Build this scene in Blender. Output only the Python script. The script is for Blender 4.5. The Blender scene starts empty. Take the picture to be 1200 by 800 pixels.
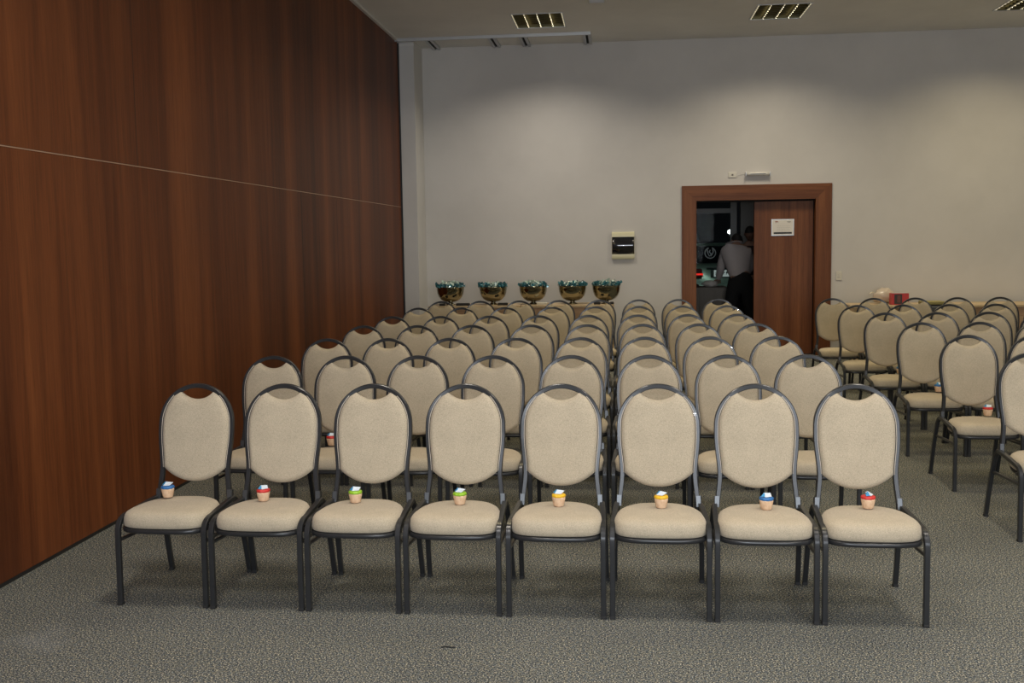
import bpy, bmesh, math, random
from mathutils import Vector, Matrix
random.seed(7)
S = bpy.context.scene
COL = S.collection
PI = math.pi

# ------------------------------------------------------------------ camera
cam = bpy.data.cameras.new('camera')
cam_ob = bpy.data.objects.new('camera', cam); COL.objects.link(cam_ob)
cam.sensor_fit = 'HORIZONTAL'; cam.sensor_width = 36.0
cam.lens = 1222.9 / 1200 * 36.0
cam.clip_start = 0.05; cam.clip_end = 200
_r = Vector((0.99460495, 0.10254024, -0.01570003))
_u = Vector((0.00586386, 0.0955306, 0.99540922))
_f = Vector((-0.10356933, 0.990131, -0.09441393))
m = Matrix.Identity(4)
for i in range(3):
    m[i][0] = _r[i]; m[i][1] = _u[i]; m[i][2] = -_f[i]
m.translation = Vector((0, 0, 1.5737))
cam_ob.matrix_world = m
S.camera = cam_ob

# ------------------------------------------------------------------ room dimensions
XL, XR, YB, YF, ZC = -2.89, 8.2, 14.344, -3.2, 4.225
LUMX = [-0.955, 1.885, 4.725, 7.3]
LUMY = [12.84, 9.9, 6.96, 4.02, 1.08]

# ------------------------------------------------------------------ world, exposure, lights
w = bpy.data.worlds.new('world'); S.world = w; w.use_nodes = True
w.node_tree.nodes['Background'].inputs[0].default_value = (0.008, 0.009, 0.011, 1)
w.node_tree.nodes['Background'].inputs[1].default_value = 0.25
S.view_settings.view_transform = 'Standard'
S.view_settings.look = 'None'
S.view_settings.gamma = 1.0
S.view_settings.use_curve_mapping = False
S.view_settings.exposure = 0.0

def area(name, loc, size, power, color, rot=(0, 0, 0), spread=180, sy=None):
    l = bpy.data.lights.new(name, 'AREA'); l.size = size; l.energy = power; l.color = color
    if sy: l.shape = 'RECTANGLE'; l.size_y = sy
    l.spread = math.radians(spread)
    o = bpy.data.objects.new(name, l); COL.objects.link(o); o.location = loc; o.rotation_euler = rot
    return o

WARM = (1.0, 0.83, 0.50)
COOL = (1.0, 0.95, 0.92)
for j, y in enumerate(LUMY):
    for i, x in enumerate(LUMX):
        c = [WARM, (1, .82, .44), (1, .83, .50), (1, .90, .76), COOL][j]
        e = [30, 17, 16, 28, 33][j]
        if j == 0: c = [(1, .90, .74), (1, .87, .64), (1, .84, .52), WARM][i]
        if i >= 2 and 1 <= j <= 3: e *= .5
        if j == 0: e *= [1, 1, .85, .5][i]
        area('luminaire_light', (x, y, ZC - 0.012), 0.54, e, c, spread=138, sy=0.7)
# added cool fill light before the unseen front wall, behind the camera
area('front_fill_light', (1.4, YF + .05, 1.9), 6.0, 310, (0.88, 0.93, 1.0), rot=(math.radians(90), 0, 0), sy=2.6)
# the photographer's flash, just above the camera
fl = area('camera_flash', (0.02, -0.08, 1.72), 0.07, 22, (0.86, 0.92, 1.0), rot=(math.radians(86), 0, 0), spread=150)

# ------------------------------------------------------------------ materials
def mat(name, color, rough=0.6, metal=0.0, spec=0.5, emit=None, estr=1.0, alpha=1.0, trans=0.0, coat=0.0):
    mt = bpy.data.materials.new(name); mt.use_nodes = True
    b = mt.node_tree.nodes['Principled BSDF']
    b.inputs['Base Color'].default_value = (*color, 1)
    b.inputs['Roughness'].default_value = rough
    b.inputs['Metallic'].default_value = metal
    b.inputs['Specular IOR Level'].default_value = spec
    b.inputs['Transmission Weight'].default_value = trans
    b.inputs['Alpha'].default_value = alpha
    b.inputs['Coat Weight'].default_value = coat
    if emit:
        b.inputs['Emission Color'].default_value = (*emit, 1)
        b.inputs['Emission Strength'].default_value = estr
    return mt

class NT:
    def __init__(s, mt): s.t = mt.node_tree; s.b = s.t.nodes['Principled BSDF']
    def n(s, typ, **kw):
        nd = s.t.nodes.new(typ)
        for k, v in kw.items():
            if k.startswith('_'): setattr(nd, k[1:], v)
            else: nd.inputs[k.replace('__', ' ')].default_value = v
        return nd
    def l(s, a, b): s.t.links.new(a, b)
    def coords(s, scale=(1, 1, 1)):
        tc = s.n('ShaderNodeTexCoord'); mp = s.n('ShaderNodeMapping'); mp.inputs['Scale'].default_value = scale
        s.l(tc.outputs['Object'], mp.inputs['Vector']); return mp.outputs['Vector']
    def ramp(s, fac, stops):
        r = s.n('ShaderNodeValToRGB'); e = r.color_ramp.elements
        e[0].position = stops[0][0]; e[0].color = (*stops[0][1], 1)
        e[1].position = stops[-1][0]; e[1].color = (*stops[-1][1], 1)
        for p, c in stops[1:-1]:
            k = e.new(p); k.color = (*c, 1)
        s.l(fac, r.inputs['Fac']); return r.outputs['Color']
    def mix(s, fac, a, b, mode='MIX'):
        x = s.n('ShaderNodeMix', _data_type='RGBA', _blend_type=mode)
        if isinstance(fac, float): x.inputs[0].default_value = fac
        else: s.l(fac, x.inputs[0])
        for v, k in ((a, 6), (b, 7)):
            if isinstance(v, tuple): x.inputs[k].default_value = (*v, 1)
            else: s.l(v, x.inputs[k])
        return x.outputs[2]
    def bump(s, h, strength=0.3, dist=0.002):
        b = s.n('ShaderNodeBump', Strength=strength, Distance=dist); s.l(h, b.inputs['Height']); s.l(b.outputs[0], s.b.inputs['Normal'])

def noise(t, vec, scale, detail=2.0, rough=0.5):
    n = t.n('ShaderNodeTexNoise', Scale=scale, Detail=detail, Roughness=rough); t.l(vec, n.inputs['Vector']); return n.outputs['Fac']

M = {}
# carpet: tweed of dark, blue-grey and tan loops
M['carpet'] = mat('carpet_tweed', (.15, .15, .14), .95, spec=.15)
t = NT(M['carpet']); v = t.coords()
c1 = t.ramp(noise(t, v, 165, 1, .6), [(.30, (.008, .010, .014)), (.44, (.060, .069, .077)), (.56, (.160, .164, .152)), (.72, (.60, .58, .49))])
c2 = t.ramp(noise(t, v, 70, 2, .6), [(.36, (.72, .80, .92)), (.62, (1.30, 1.20, 1.02))])
c3 = t.ramp(noise(t, v, .9, 3, .6), [(.35, (.90, .90, .90)), (.65, (1.08, 1.08, 1.08))])
cc = t.mix(1.0, c1, c2, 'MULTIPLY'); cc = t.mix(1.0, cc, c3, 'MULTIPLY')
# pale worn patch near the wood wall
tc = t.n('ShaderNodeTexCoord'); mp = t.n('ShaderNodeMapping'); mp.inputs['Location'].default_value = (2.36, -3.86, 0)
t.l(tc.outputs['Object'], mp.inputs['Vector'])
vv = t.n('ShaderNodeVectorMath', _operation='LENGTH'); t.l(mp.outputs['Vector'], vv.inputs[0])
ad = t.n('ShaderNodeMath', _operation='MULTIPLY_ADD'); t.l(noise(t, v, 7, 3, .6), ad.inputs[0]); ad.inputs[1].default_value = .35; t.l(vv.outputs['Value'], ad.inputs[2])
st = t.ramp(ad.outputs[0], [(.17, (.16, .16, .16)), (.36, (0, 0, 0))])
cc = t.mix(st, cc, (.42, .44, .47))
t.l(cc, t.b.inputs['Base Color']); t.bump(noise(t, v, 165, 1, .6), .25, .003)

# wood veneer with vertical figure
def wood(name, base, dark, light, axis='z', rough=.42, band=1.0, gain=1.0):
    mt = mat(name, base, rough, spec=.25); t = NT(mt)
    sc = {'z': (1, 1, .035), 'x': (.035, 1, 1), 'y': (1, .035, 1)}[axis]
    v = t.coords(sc)
    a = t.ramp(noise(t, v, 1.9 * band, 4, .62), [(.36, dark), (.5, base), (.64, light)])
    b = t.ramp(noise(t, v, 26, 5, .7), [(.30, (.74, .72, .70)), (.5, (.98, .98, .98)), (.72, (1.14, 1.12, 1.08))])
    b2 = t.ramp(noise(t, v, 130, 3, .6), [(.3, (.80, .78, .76)), (.6, (1.06, 1.06, 1.06))])
    c = t.mix(1.0, a, b, 'MULTIPLY'); c = t.mix(1.0, c, b2, 'MULTIPLY')
    t.l(c, t.b.inputs['Base Color']); t.bump(noise(t, v, 60, 3, .6), .06, .001)
    return mt
M['wood'] = wood('wall_veneer', (.122, .034, .0100), (.070, .0195, .0065), (.190, .057, .0165), rough=.5)
M['frame'] = wood('door_frame_veneer', (.165, .058, .020), (.125, .042, .015), (.215, .080, .029), rough=.45, band=3)
M['frame_h'] = wood('door_head_veneer', (.165, .058, .020), (.125, .042, .015), (.215, .080, .029), 'x', rough=.45, band=3)
M['door'] = wood('sliding_door_veneer', (.150, .051, .018), (.108, .036, .013), (.20, .073, .027), rough=.45, band=2.2)
M['tablewood'] = wood('table_laminate', (.52, .35, .22), (.46, .30, .185), (.58, .41, .27), 'x', rough=.5, band=.8)
M['tabletop'] = wood('table_top_laminate', (.60, .46, .29), (.54, .41, .25), (.66, .52, .34), 'x', rough=.4, band=.8)

def plaster(name, col, var=.04, rough=.8, bump=.12):
    mt = mat(name, col, rough, spec=.25); t = NT(mt); v = t.coords()
    lo = tuple(x * (1 - var) for x in col); hi = tuple(x * (1 + var) for x in col)
    t.l(t.ramp(noise(t, v, 1.1, 4, .6), [(.35, lo), (.65, hi)]), t.b.inputs['Base Color'])
    t.bump(noise(t, v, 90, 3, .6), bump, .003); return mt
M['wall'] = plaster('wall_paint', (.60, .58, .555))
M['ceiling'] = plaster('ceiling_paint', (.74, .735, .71), bump=.05)
M['pillar'] = plaster('pillar_paint', (.60, .59, .57))
M['trimwhite'] = mat('trim_paint', (.62, .61, .58), .5)
M['alu'] = mat('aluminium', (.55, .56, .57), .35, .8)
M['strip'] = mat('panel_strip', (.60, .42, .30), .4, .3)
M['black'] = mat('black_paint', (.012, .012, .012), .5)
M['slot'] = mat('track_slot', (.006, .006, .006), .9)
M['outerwall'] = mat('unseen_wall_paint', (.52, .50, .47), .85)
M['gold'] = mat('louver_reflector', (.80, .72, .50), .22, 1.0)
M['olive'] = mat('louver_shade_side', (.30, .27, .15), .3, 1.0)  # dark olive holds the shade of the louver cells in its colour
M['louvredge'] = mat('louver_edge_glint', (.9, .86, .70), .25, 1.0, emit=(1, .88, .6), estr=.45)  # faint glow on the blade edges stands in for bright glints
M['tube'] = mat('fluorescent_tube', (.9, .9, .85), .4, emit=(1, .85, .55), estr=.35)

# chair fabric
def fabric(name, col):
    mt = mat(name, col, .92, spec=.15); t = NT(mt); v = t.coords()
    wv = t.n('ShaderNodeTexWave', Scale=95.0, Distortion=1.5, Detail=1.0, _bands_direction='Z'); t.l(v, wv.inputs['Vector'])
    wx = t.n('ShaderNodeTexWave', Scale=95.0, Distortion=1.5, Detail=1.0, _bands_direction='X'); t.l(v, wx.inputs['Vector'])
    mul = t.n('ShaderNodeMath', _operation='ADD'); t.l(wv.outputs['Fac'], mul.inputs[0]); t.l(wx.outputs['Fac'], mul.inputs[1])
    a = t.ramp(noise(t, v, 260, 2, .7), [(.32, tuple(x * .80 for x in col)), (.5, col), (.68, tuple(min(1, x * 1.16) for x in col))])
    b = t.ramp(noise(t, v, 9, 3, .6), [(.35, (.95, .95, .95)), (.65, (1.04, 1.04, 1.04))])
    t.l(t.mix(1.0, a, b, 'MULTIPLY'), t.b.inputs['Base Color'])
    t.b.inputs['Sheen Weight'].default_value = .15
    t.bump(mul.outputs[0], .25, .0015); return mt
M['fabric'] = fabric('chair_fabric', (.490, .416, .304))
M['piping'] = mat('chair_piping', (.50, .44, .36), .6)
M['metal'] = mat('chair_frame_enamel', (.030, .031, .033), .30, .25, spec=.40, coat=.10)
t = NT(M['metal']); v = t.coords(); t.bump(noise(t, v, 220, 2, .5), .12, .0008)
M['sleeve'] = mat('bright_sleeve', (.11, .115, .12), .34, .8)
M['rubber'] = mat('black_rubber', (.014, .014, .014), .7)
M['under'] = mat('seat_underside', (.02, .019, .018), .9)

# ------------------------------------------------------------------ mesh helpers
class MB:
    def __init__(s): s.v = []; s.f = []; s.sm = []
    def add(s, vs, fs, smooth=False):
        o = len(s.v); s.v += [tuple(x) for x in vs]
        for f in fs: s.f.append(tuple(i + o for i in f)); s.sm.append(smooth)
        return s
    def box(s, x0, x1, y0, y1, z0, z1, b=0.0):
        if b <= 0:
            vs = [(x, y, z) for x in (x0, x1) for y in (y0, y1) for z in (z0, z1)]
            return s.add(vs, [(0, 1, 3, 2), (4, 6, 7, 5), (0, 4, 5, 1), (2, 3, 7, 6), (0, 2, 6, 4), (1, 5, 7, 3)])
        bm = bmesh.new(); bmesh.ops.create_cube(bm, size=1)
        for q in bm.verts:
            q.co = ((x0 + x1) / 2 + q.co.x * (x1 - x0), (y0 + y1) / 2 + q.co.y * (y1 - y0), (z0 + z1) / 2 + q.co.z * (z1 - z0))
        bmesh.ops.bevel(bm, geom=bm.edges[:], offset=b, segments=2, affect='EDGES', profile=.5)
        s.bm(bm); return s
    def bm(s, bm, smooth=False):
        bm.verts.index_update()
        s.add([q.co.copy() for q in bm.verts], [[q.index for q in f.verts] for f in bm.faces], smooth); bm.free()
    def lathe(s, prof, c=(0, 0, 0), n=24, smooth=True, fn=None):
        vs = []; k = len(prof)
        for i in range(n):
            a = 2 * PI * i / n
            for (r, z) in prof:
                rr, zz = (r, z) if fn is None else fn(r, z, a)
                vs.append((c[0] + rr * math.cos(a), c[1] + rr * math.sin(a), c[2] + zz))
        fs = []
        for i in range(n):
            j = (i + 1) % n
            for q in range(k - 1): fs.append((i * k + q, j * k + q, j * k + q + 1, i * k + q + 1))
        fs.append([i * k for i in range(n)][::-1]); fs.append([i * k + k - 1 for i in range(n)])
        return s.add(vs, fs, smooth)
    def sweep(s, path, prof, up=(0, 0, 1), smooth=True, scales=None):
        """sweep a closed 2D profile (a along side, b along up-ish) along a path"""
        P = [Vector(p) for p in path]; n = len(P); k = len(prof); vs = []; U = Vector(up)
        for i in range(n):
            d = (P[min(i + 1, n - 1)] - P[max(i - 1, 0)]).normalized()
            side = d.cross(U)
            if side.length < 1e-4: side = Vector((1, 0, 0))
            side.normalize(); u2 = side.cross(d).normalized()
            sc = 1 if scales is None else scales[i]
            for (a, b) in prof: vs.append(P[i] + side * a * sc + u2 * b * sc)
        fs = []
        for i in range(n - 1):
            for q in range(k):
                r = (q + 1) % k
                fs.append((i * k + q, i * k + r, (i + 1) * k + r, (i + 1) * k + q))
        fs.append(list(range(k))[::-1]); fs.append([(n - 1) * k + q for q in range(k)])
        return s.add(vs, fs, smooth)
    def build(s, name, mt, parent=None, fix=True, bevel=None):
        me = bpy.data.meshes.new(name); me.from_pydata(s.v, [], s.f)
        for p, q in zip(me.polygons, s.sm): p.use_smooth = q
        if fix:
            bm = bmesh.new(); bm.from_mesh(me); bmesh.ops.recalc_face_normals(bm, faces=bm.faces[:]); bm.to_mesh(me); bm.free()
        me.materials.append(mt); me.update()
        o = bpy.data.objects.new(name, me); COL.objects.link(o)
        if parent: o.parent = parent
        return o

def circ(r, n=10): return [(r * math.cos(2 * PI * i / n), r * math.sin(2 * PI * i / n)) for i in range(n)]
def sq(a, b, c=.003):
    return [(a, b - c), (a - c, b), (-a + c, b), (-a, b - c), (-a, -b + c), (-a + c, -b), (a - c, -b), (a, -b + c)]
def catmull(pts, n=5):
    P = [Vector(p) for p in pts]; P = [P[0] * 2 - P[1]] + P + [P[-1] * 2 - P[-2]]; out = []
    for i in range(1, len(P) - 2):
        for k in range(n):
            t = k / n; a, b, c, d = P[i - 1:i + 3]
            out.append(.5 * ((2 * b) + (c - a) * t + (2 * a - 5 * b + 4 * c - d) * t * t + (3 * b - a - 3 * c + d) * t ** 3))
    out.append(P[-2]); return out
def empty(name, loc, rz=0):
    o = bpy.data.objects.new(name, None); COL.objects.link(o); o.location = loc; o.rotation_euler = (0, 0, rz)
    o.empty_display_size = .1; return o
def tag(o, label, cat, group=None):
    o['label'] = label; o['category'] = cat
    if group: o['group'] = group
    return o
def struct(mb, name, mt, parent=None, label=None):
    o = mb.build(name, mt, parent)
    if parent is None: o['kind'] = 'structure'
    if label: o['label'] = label
    return o
def copy_tree(o, parent=None):
    c = o.copy(); COL.objects.link(c)
    if parent is not None: c.parent = parent
    for ch in o.children: copy_tree(ch, c)
    return c

# ------------------------------------------------------------------ room shell
struct(MB().box(-3.1, 8.4, -3.4, 14.36, -.12, 0), 'floor', M['carpet'])
# ceiling with openings for the luminaires
bmx = [XL - .2] + sorted(sum([[x - .31, x + .31] for x in LUMX], [])) + [8.4]
bmy = [-3.4] + sorted(sum([[y - .41, y + .41] for y in LUMY], [])) + [14.5]
cb = MB()
for i in range(len(bmx) - 1):
    for j in range(len(bmy) - 1):
        if i % 2 == 1 and j % 2 == 1: continue
        cb.box(bmx[i], bmx[i + 1], bmy[j], bmy[j + 1], ZC, ZC + .16)
struct(cb, 'ceiling', M['ceiling'])
# back wall with doorway
DX0, DX1, DZ = 1.024, 2.59, 2.09
OX0, OX1, OZ = DX0 - .06, DX1 + .06, DZ + .06
wb = MB()
wb.box(XL - .2, OX0, YB, YB + .2, 0, ZC); wb.box(OX1, 8.4, YB, YB + .2, 0, ZC); wb.box(OX0, OX1, YB, YB + .2, OZ, ZC)
struct(wb, 'wall_back', M['wall'])
# left wall: veneer partition, lower and upper courses
wl = MB()
wl.box(XL - .12, XL, -3.4, 13.74, .022, 2.062)
wl.box(XL - .12, XL, -3.4, 13.74, 2.069, ZC)
# narrow reveal joints are real gaps between boards
struct(wl, 'wall_left', M['wood'])
struct(MB().box(XL - .14, XL - .12, -3.4, 14.4, 0, ZC), 'wall_left_core', M['black'])
struct(MB().box(XL - .10, XL + .0005, -3.4, 13.74, 2.0635, 2.0675), 'trim_1', M['strip'])
struct(MB().box(XL - .115, XL - .004, -3.4, 13.74, 0.0, .0215), 'baseboard_left', M['black'])
jt = MB()
for y in (9.35, 10.55): jt.box(XL - .002, XL + .0008, y - .003, y + .003, .022, 2.06)
for y in (6.1, 11.6): jt.box(XL - .002, XL + .0008, y - .0015, y + .0015, 2.07, ZC)
struct(jt, 'trim_2', M['black'])
struct(MB().box(XL - .118, XL + .022, 13.742, 13.756, 0, ZC - .03), 'trim_3', M['black'])
# cornice on top of the veneer and ceiling profile of the parking bay
struct(MB().box(XL, XL + .035, -3.2, 13.60, ZC - .022, ZC), 'trim_4', M['trimwhite'])
struct(MB().box(XL, -.36, 13.60, 13.635, ZC - .038, ZC), 'trim_5', M['alu'])
# pillar in the corner
struct(MB().box(XL - .118, -2.675, 13.758, YB, 0, ZC), 'wall_pillar', M['pillar'])
struct(MB().box(XL + .02, -2.668, 13.750, 13.757, ZC - .07, ZC - .04), 'trim_6', M['trimwhite'])
# unseen walls closing the room
struct(MB().box(8.2, 8.4, -3.4, YB, 0, ZC), 'wall_right', M['outerwall'])
struct(MB().box(-3.1, 8.4, -3.4, -3.2, 0, ZC), 'wall_front', M['outerwall'])

# ceiling rails of the parking bay
first = None
for k, (x, lab) in enumerate([(-2.46, 'leftmost grey ceiling rail with dark slot, beside the corner pillar'),
                              (-1.637, 'second grey slotted ceiling rail from the corner pillar'),
                              (-1.232, 'third grey slotted ceiling rail from the corner pillar'),
                              (-.41, 'rightmost grey slotted ceiling rail, ending the track frame')]):
    if first is None:
        r = empty('ceiling_rail', (x, 13.64, ZC))
        a = MB(); a.box(-.052, -.016, 0, .695, -.03, 0); a.box(.016, .052, 0, .695, -.03, 0); a.build('rail_flange', M['alu'], r)
        MB().box(-.0155, .0155, 0, .695, -.012, -.001).build('rail_slot', M['slot'], r)
        first = r
    else:
        r = copy_tree(first); r.location.x = x
    tag(r, lab, 'ceiling rail', 'ceiling rails of the track frame')

# ------------------------------------------------------------------ luminaires
def luminaire():
    r = empty('ceiling_light', (0, 0, ZC))
    hx, hy = .30, .40
    h = MB()
    h.box(-hx, hx, -hy, hy, .085, .10); h.box(-hx, -hx + .008, -hy, hy, .0, .085); h.box(hx - .008, hx, -hy, hy, 0, .085)
    h.box(-hx, hx, -hy, -hy + .008, 0, .085); h.box(-hx, hx, hy - .008, hy, 0, .085)
    h.build('housing', M['olive'], r)
    f = MB()
    for (a, b, c, d) in ((-hx - .012, hx + .012, -hy - .012, -hy), (-hx - .012, hx + .012, hy, hy + .012), (-hx - .012, -hx, -hy, hy), (hx, hx + .012, -hy, hy)):
        f.box(a, b, c, d, -.006, 0)
    f.build('frame', M['alu'], r)
    lv = MB()
    for i in range(1, 4):
        x = -hx + 2 * hx * i / 4; lv.box(x - .0015, x + .0015, -hy + .009, hy - .009, .0, .045)
    for i in range(5):
        br = MB()
        x = max(-hx + .010, min(hx - .010, -hx + 2 * hx * i / 4))
        for k in range(8):
            y_ = -hy + .012 + (2 * hy - .024) * k / 8; L_ = (2 * hy - .024) / 8
            br.add([(x - .006, y_ + .006, -.002), (x + .006, y_ + .006, -.002), (x + .004, y_ + L_ - .006, -.002), (x - .004, y_ + L_ - .006, -.002), (x, y_ + .002, -.016), (x, y_ + L_ * .5, .001)],
                   [(0, 1, 4), (1, 2, 4), (2, 3, 4), (3, 0, 4), (0, 5, 1), (1, 5, 2), (2, 5, 3), (3, 5, 0)])
        br.build('louver_edge', M['louvredge'], r)
    for j in range(1, 7):
        y = -hy + 2 * hy * j / 7; zb = 0
        n = 32; vs = []
        for q in range(n + 1):
            x = -hx + .009 + (2 * hx - .018) * q / n
            d = .014 * abs(math.sin(q / n * 4 * PI))
            vs += [(x, y - .004, .002 + d), (x, y, .04)]
            vs += [(x, y + .004, .002 + d)]
        fs = []
        for q in range(n): a = q * 3; fs += [(a, a + 3, a + 4, a + 1), (a + 1, a + 4, a + 5, a + 2), (a, a + 2, a + 5, a + 3)]
        lv.add(vs, fs)
    lv.build('louver', M['olive'], r)
    for x in (-.15, .15):
        MB().sweep([(x, -.37, .062), (x, .37, .062)], circ(.012)).build('lamp_tube', M['tube'], r)
    return r
L0 = None
llab = {(0, 0): 'gold louvred ceiling light above the track frame on the left', (1, 0): 'gold louvred ceiling light above the doorway', (2, 0): 'gold louvred ceiling light cut by the right edge of the photo'}
for j, y in enumerate(LUMY):
    for i, x in enumerate(LUMX):
        if L0 is None: r = L0 = luminaire()
        else: r = copy_tree(L0)
        r.location = (x, y, ZC)
        tag(r, llab.get((i, j), 'gold louvred ceiling light over the seating, outside the photo'), 'ceiling light', 'louvred ceiling lights')
# white grille just at the top edge
g = empty('ceiling_grille', (-.24, 11.80, ZC))
MB().box(-.10, .10, -.13, .13, -.022, 0, .004).build('grille_frame', M['trimwhite'], g)
a = MB()
for i in range(7): a.box(-.08, .08, -.105 + i * .032, -.09 + i * .032, -.027, -.0221)
a.build('slat', M['alu'], g)
tag(g, 'small white ceiling grille just at the top edge of the photo', 'ceiling vent')

# ------------------------------------------------------------------ doorway
fr = MB(); fr.box(.831, DX0, YB - .028, YB - .001, 0, 2.29, .003)
fr.box(DX1, 2.80, YB - .028, YB - .001, 0, 2.29, .003)
door_fr = struct(fr, 'door_1', M['frame'])
# mitred head piece drawn slightly proud of the jambs
hd = MB()
y0, y1 = YB - .0285, YB - .001
pts = [(.829, 2.292), (2.802, 2.292), (DX1 - .001, DZ), (DX0 + .001, DZ)]
hd.add([(x, y0 - .0015, z) for x, z in pts] + [(x, y1, z) for x, z in pts], [(0, 3, 2, 1), (4, 5, 6, 7), (0, 1, 5, 4), (1, 2, 6, 5), (2, 3, 7, 6), (3, 0, 4, 7)])
hd.build('door_head', M['frame_h'], door_fr)
jb = MB(); jb.box(OX0, DX0, YB, YB + .2, 0, OZ); jb.box(DX1, OX1, YB, YB + .2, 0, OZ); jb.box(DX0, DX1, YB, YB + .2, DZ, OZ)
jb.build('door_jamb', M['frame'], door_fr)
MB().box(DX0, DX1, YB + .05, YB + .13, DZ - .02, DZ - .001).build('door_track', M['slot'], door_fr)
dr = MB().box(1.80, 2.575, YB + .07, YB + .112, .01, DZ - .022, .003)
sd = struct(dr, 'door_2', M['door'])
MB().box(2.578, DX1 - .001, YB + .10, YB + .13, 0, DZ - .022).build('gap_shade_strip', M['slot'], sd)  # black strip put in for the shade between door and jamb
# sign on the door
sg = empty('door_sign', (2.175, YB + .069, 1.607))
MB().box(-.150, .150, -.008, 0, 0, .222, .002).build('sign_holder', M['alu'], sg)
MB().box(-.140, .140, -.0095, -.0081, .012, .212).build('sign_sheet', mat('sign_paper', (.74, .70, .64), .5), sg)
MB().box(-.118, .120, -.0112, -.0098, .026, .048).build('sign_bar', M['black'], sg)
mk = MB()
for (x, z, w_, h_) in ((-.10, .188, .034, .006), (-.095, .180, .010, .012), (-.078, .182, .018, .005), (-.098, .171, .008, .006)):
    mk.box(x, x + w_, -.0112, -.0098, z, z + h_)
mk.build('red_emblem', mat('sign_red', (.30, .05, .035), .6), sg)
mk = MB()
for (x, z, w_) in ((.055, .186, .05), (.062, .178, .038)): mk.box(x, x + w_, -.0112, -.0098, z, z + .005)
rr = random.Random(3)
for i in range(4):
    x = -.075
    while x < .09:
        w_ = rr.uniform(.006, .018); mk.box(x, x + w_, -.0108, -.0098, .128 - i * .02, .1305 - i * .02); x += w_ + .007
mk.build('sign_text', mat('sign_grey', (.33, .33, .31), .6), sg)
tag(sg, 'small white landscape notice with a black bar on the sliding door', 'sign')

# ------------------------------------------------------------------ wall fittings
e = empty('emergency_light', (1.83, YB, 2.43))
MB().box(-.155, .155, -.030, -.001, -.022, .024, .004).build('housing', M['trimwhite'], e)
MB().sweep([(-.150, -.045, 0), (.150, -.045, 0)], circ(.024, 16)).build('lamp_cover', mat('milky_cover', (.72, .71, .66), .15, coat=.6), e)
for s in (-1, 1): MB().box(s * .158 - .006, s * .158 + .006, -.072, -.001, -.026, .026, .003).build('end_cap', M['alu'], e)
MB().box(-.10, .10, -.0705, -.068, -.004, .004).build('trim_line', M['sleeve'], e)
tag(e, 'slim white emergency light mounted on the wall above the doorway', 'light')
e = empty('power_outlet', (1.50, YB, 2.428))
MB().box(-.055, .055, -.012, -.001, -.035, .035, .003).build('cover_plate', mat('outlet_plastic', (.66, .63, .55), .4), e)
o_ = MB(); o_.box(-.012, .012, -.0145, -.0122, -.012, .010, .0); o_.build('socket', mat('socket_dark', (.16, .15, .13), .5), e)
MB().sweep(catmull([(.055, -.006, -.01), (.10, -.006, -.004), (.145, -.006, .006), (.172, -.006, .004)]), circ(.0022, 6)).build('cord', M['trimwhite'], e)
tag(e, 'small cream power outlet left of the emergency light above the doorway', 'outlet')
e = empty('light_switch', (2.905, YB, 1.062))
MB().box(-.038, .038, -.010, -.001, -.058, .058, .003).build('cover_plate', mat('switch_plastic', (.62, .59, .50), .4), e)
MB().box(-.014, .014, -.0135, -.0102, -.028, .028, .0015).build('rocker', mat('switch_rocker', (.58, .55, .47), .35), e)
tag(e, 'cream wall switch plate on the wall right of the doorway', 'switch')
# electric panel with dark glossy door
e = empty('electric_panel', (.041, YB, 1.508))
cp = mat('panel_plastic', (.70, .66, .44), .35)
MB().box(-.152, .152, -.030, -.001, -.185, .185, .006).build('panel_box', cp, e)
for s in (-1, 1):
    a = MB(); n = 10; vs = []
    for i in range(n + 1):
        th = i / n * PI / 2
        yy = -.030 - .018 * math.cos(th); zz = s * (.118 + .067 * math.sin(th))
        vs += [(-.152, yy, zz), (.152, yy, zz)]
    vs += [(-.152, -.030, s * .118), (.152, -.030, s * .118)]
    fs = [(2 * i, 2 * i + 1, 2 * i + 3, 2 * i + 2) for i in range(n)]
    k = len(vs); fs += [tuple([2 * i for i in range(n + 2)]), tuple([2 * i + 1 for i in range(n + 2)]), (0, 1, k - 1, k - 2)]
    a.add(vs, fs); a.build('panel_rim', cp, e)
n = 14; vs = []
for i in range(n + 1):
    for j in range(2):
        x = -.150 + .300 * i / n; yy = -.043 - .006 * math.cos((i / n - .5) * PI); vs.append((x, yy, -.116 + .232 * j))
a = MB(); a.add(vs + [(x, -.031, z) for (x, y, z) in vs], [(2 * i, 2 * i + 2, 2 * i + 3, 2 * i + 1) for i in range(n)] + [(2 * n + 2 + 2 * i, 2 * n + 3 + 2 * i, 2 * n + 5 + 2 * i, 2 * n + 4 + 2 * i) for i in range(n)]
      + [(2 * i, 2 * n + 2 + 2 * i, 2 * n + 4 + 2 * i, 2 * i + 2) for i in range(n)] + [(2 * i + 1, 2 * i + 3, 2 * n + 5 + 2 * i, 2 * n + 3 + 2 * i) for i in range(n)] + [(0, 1, 2 * n + 3, 2 * n + 2), (2 * n, 4 * n + 2, 4 * n + 3, 2 * n + 1)], True)
a.build('panel_door', mat('smoked_plastic', (.004, .005, .009), .06, coat=1.0, spec=.8), e)
tag(e, 'cream electric panel with glossy black door on the wall left of the doorway', 'electric panel')

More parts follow.
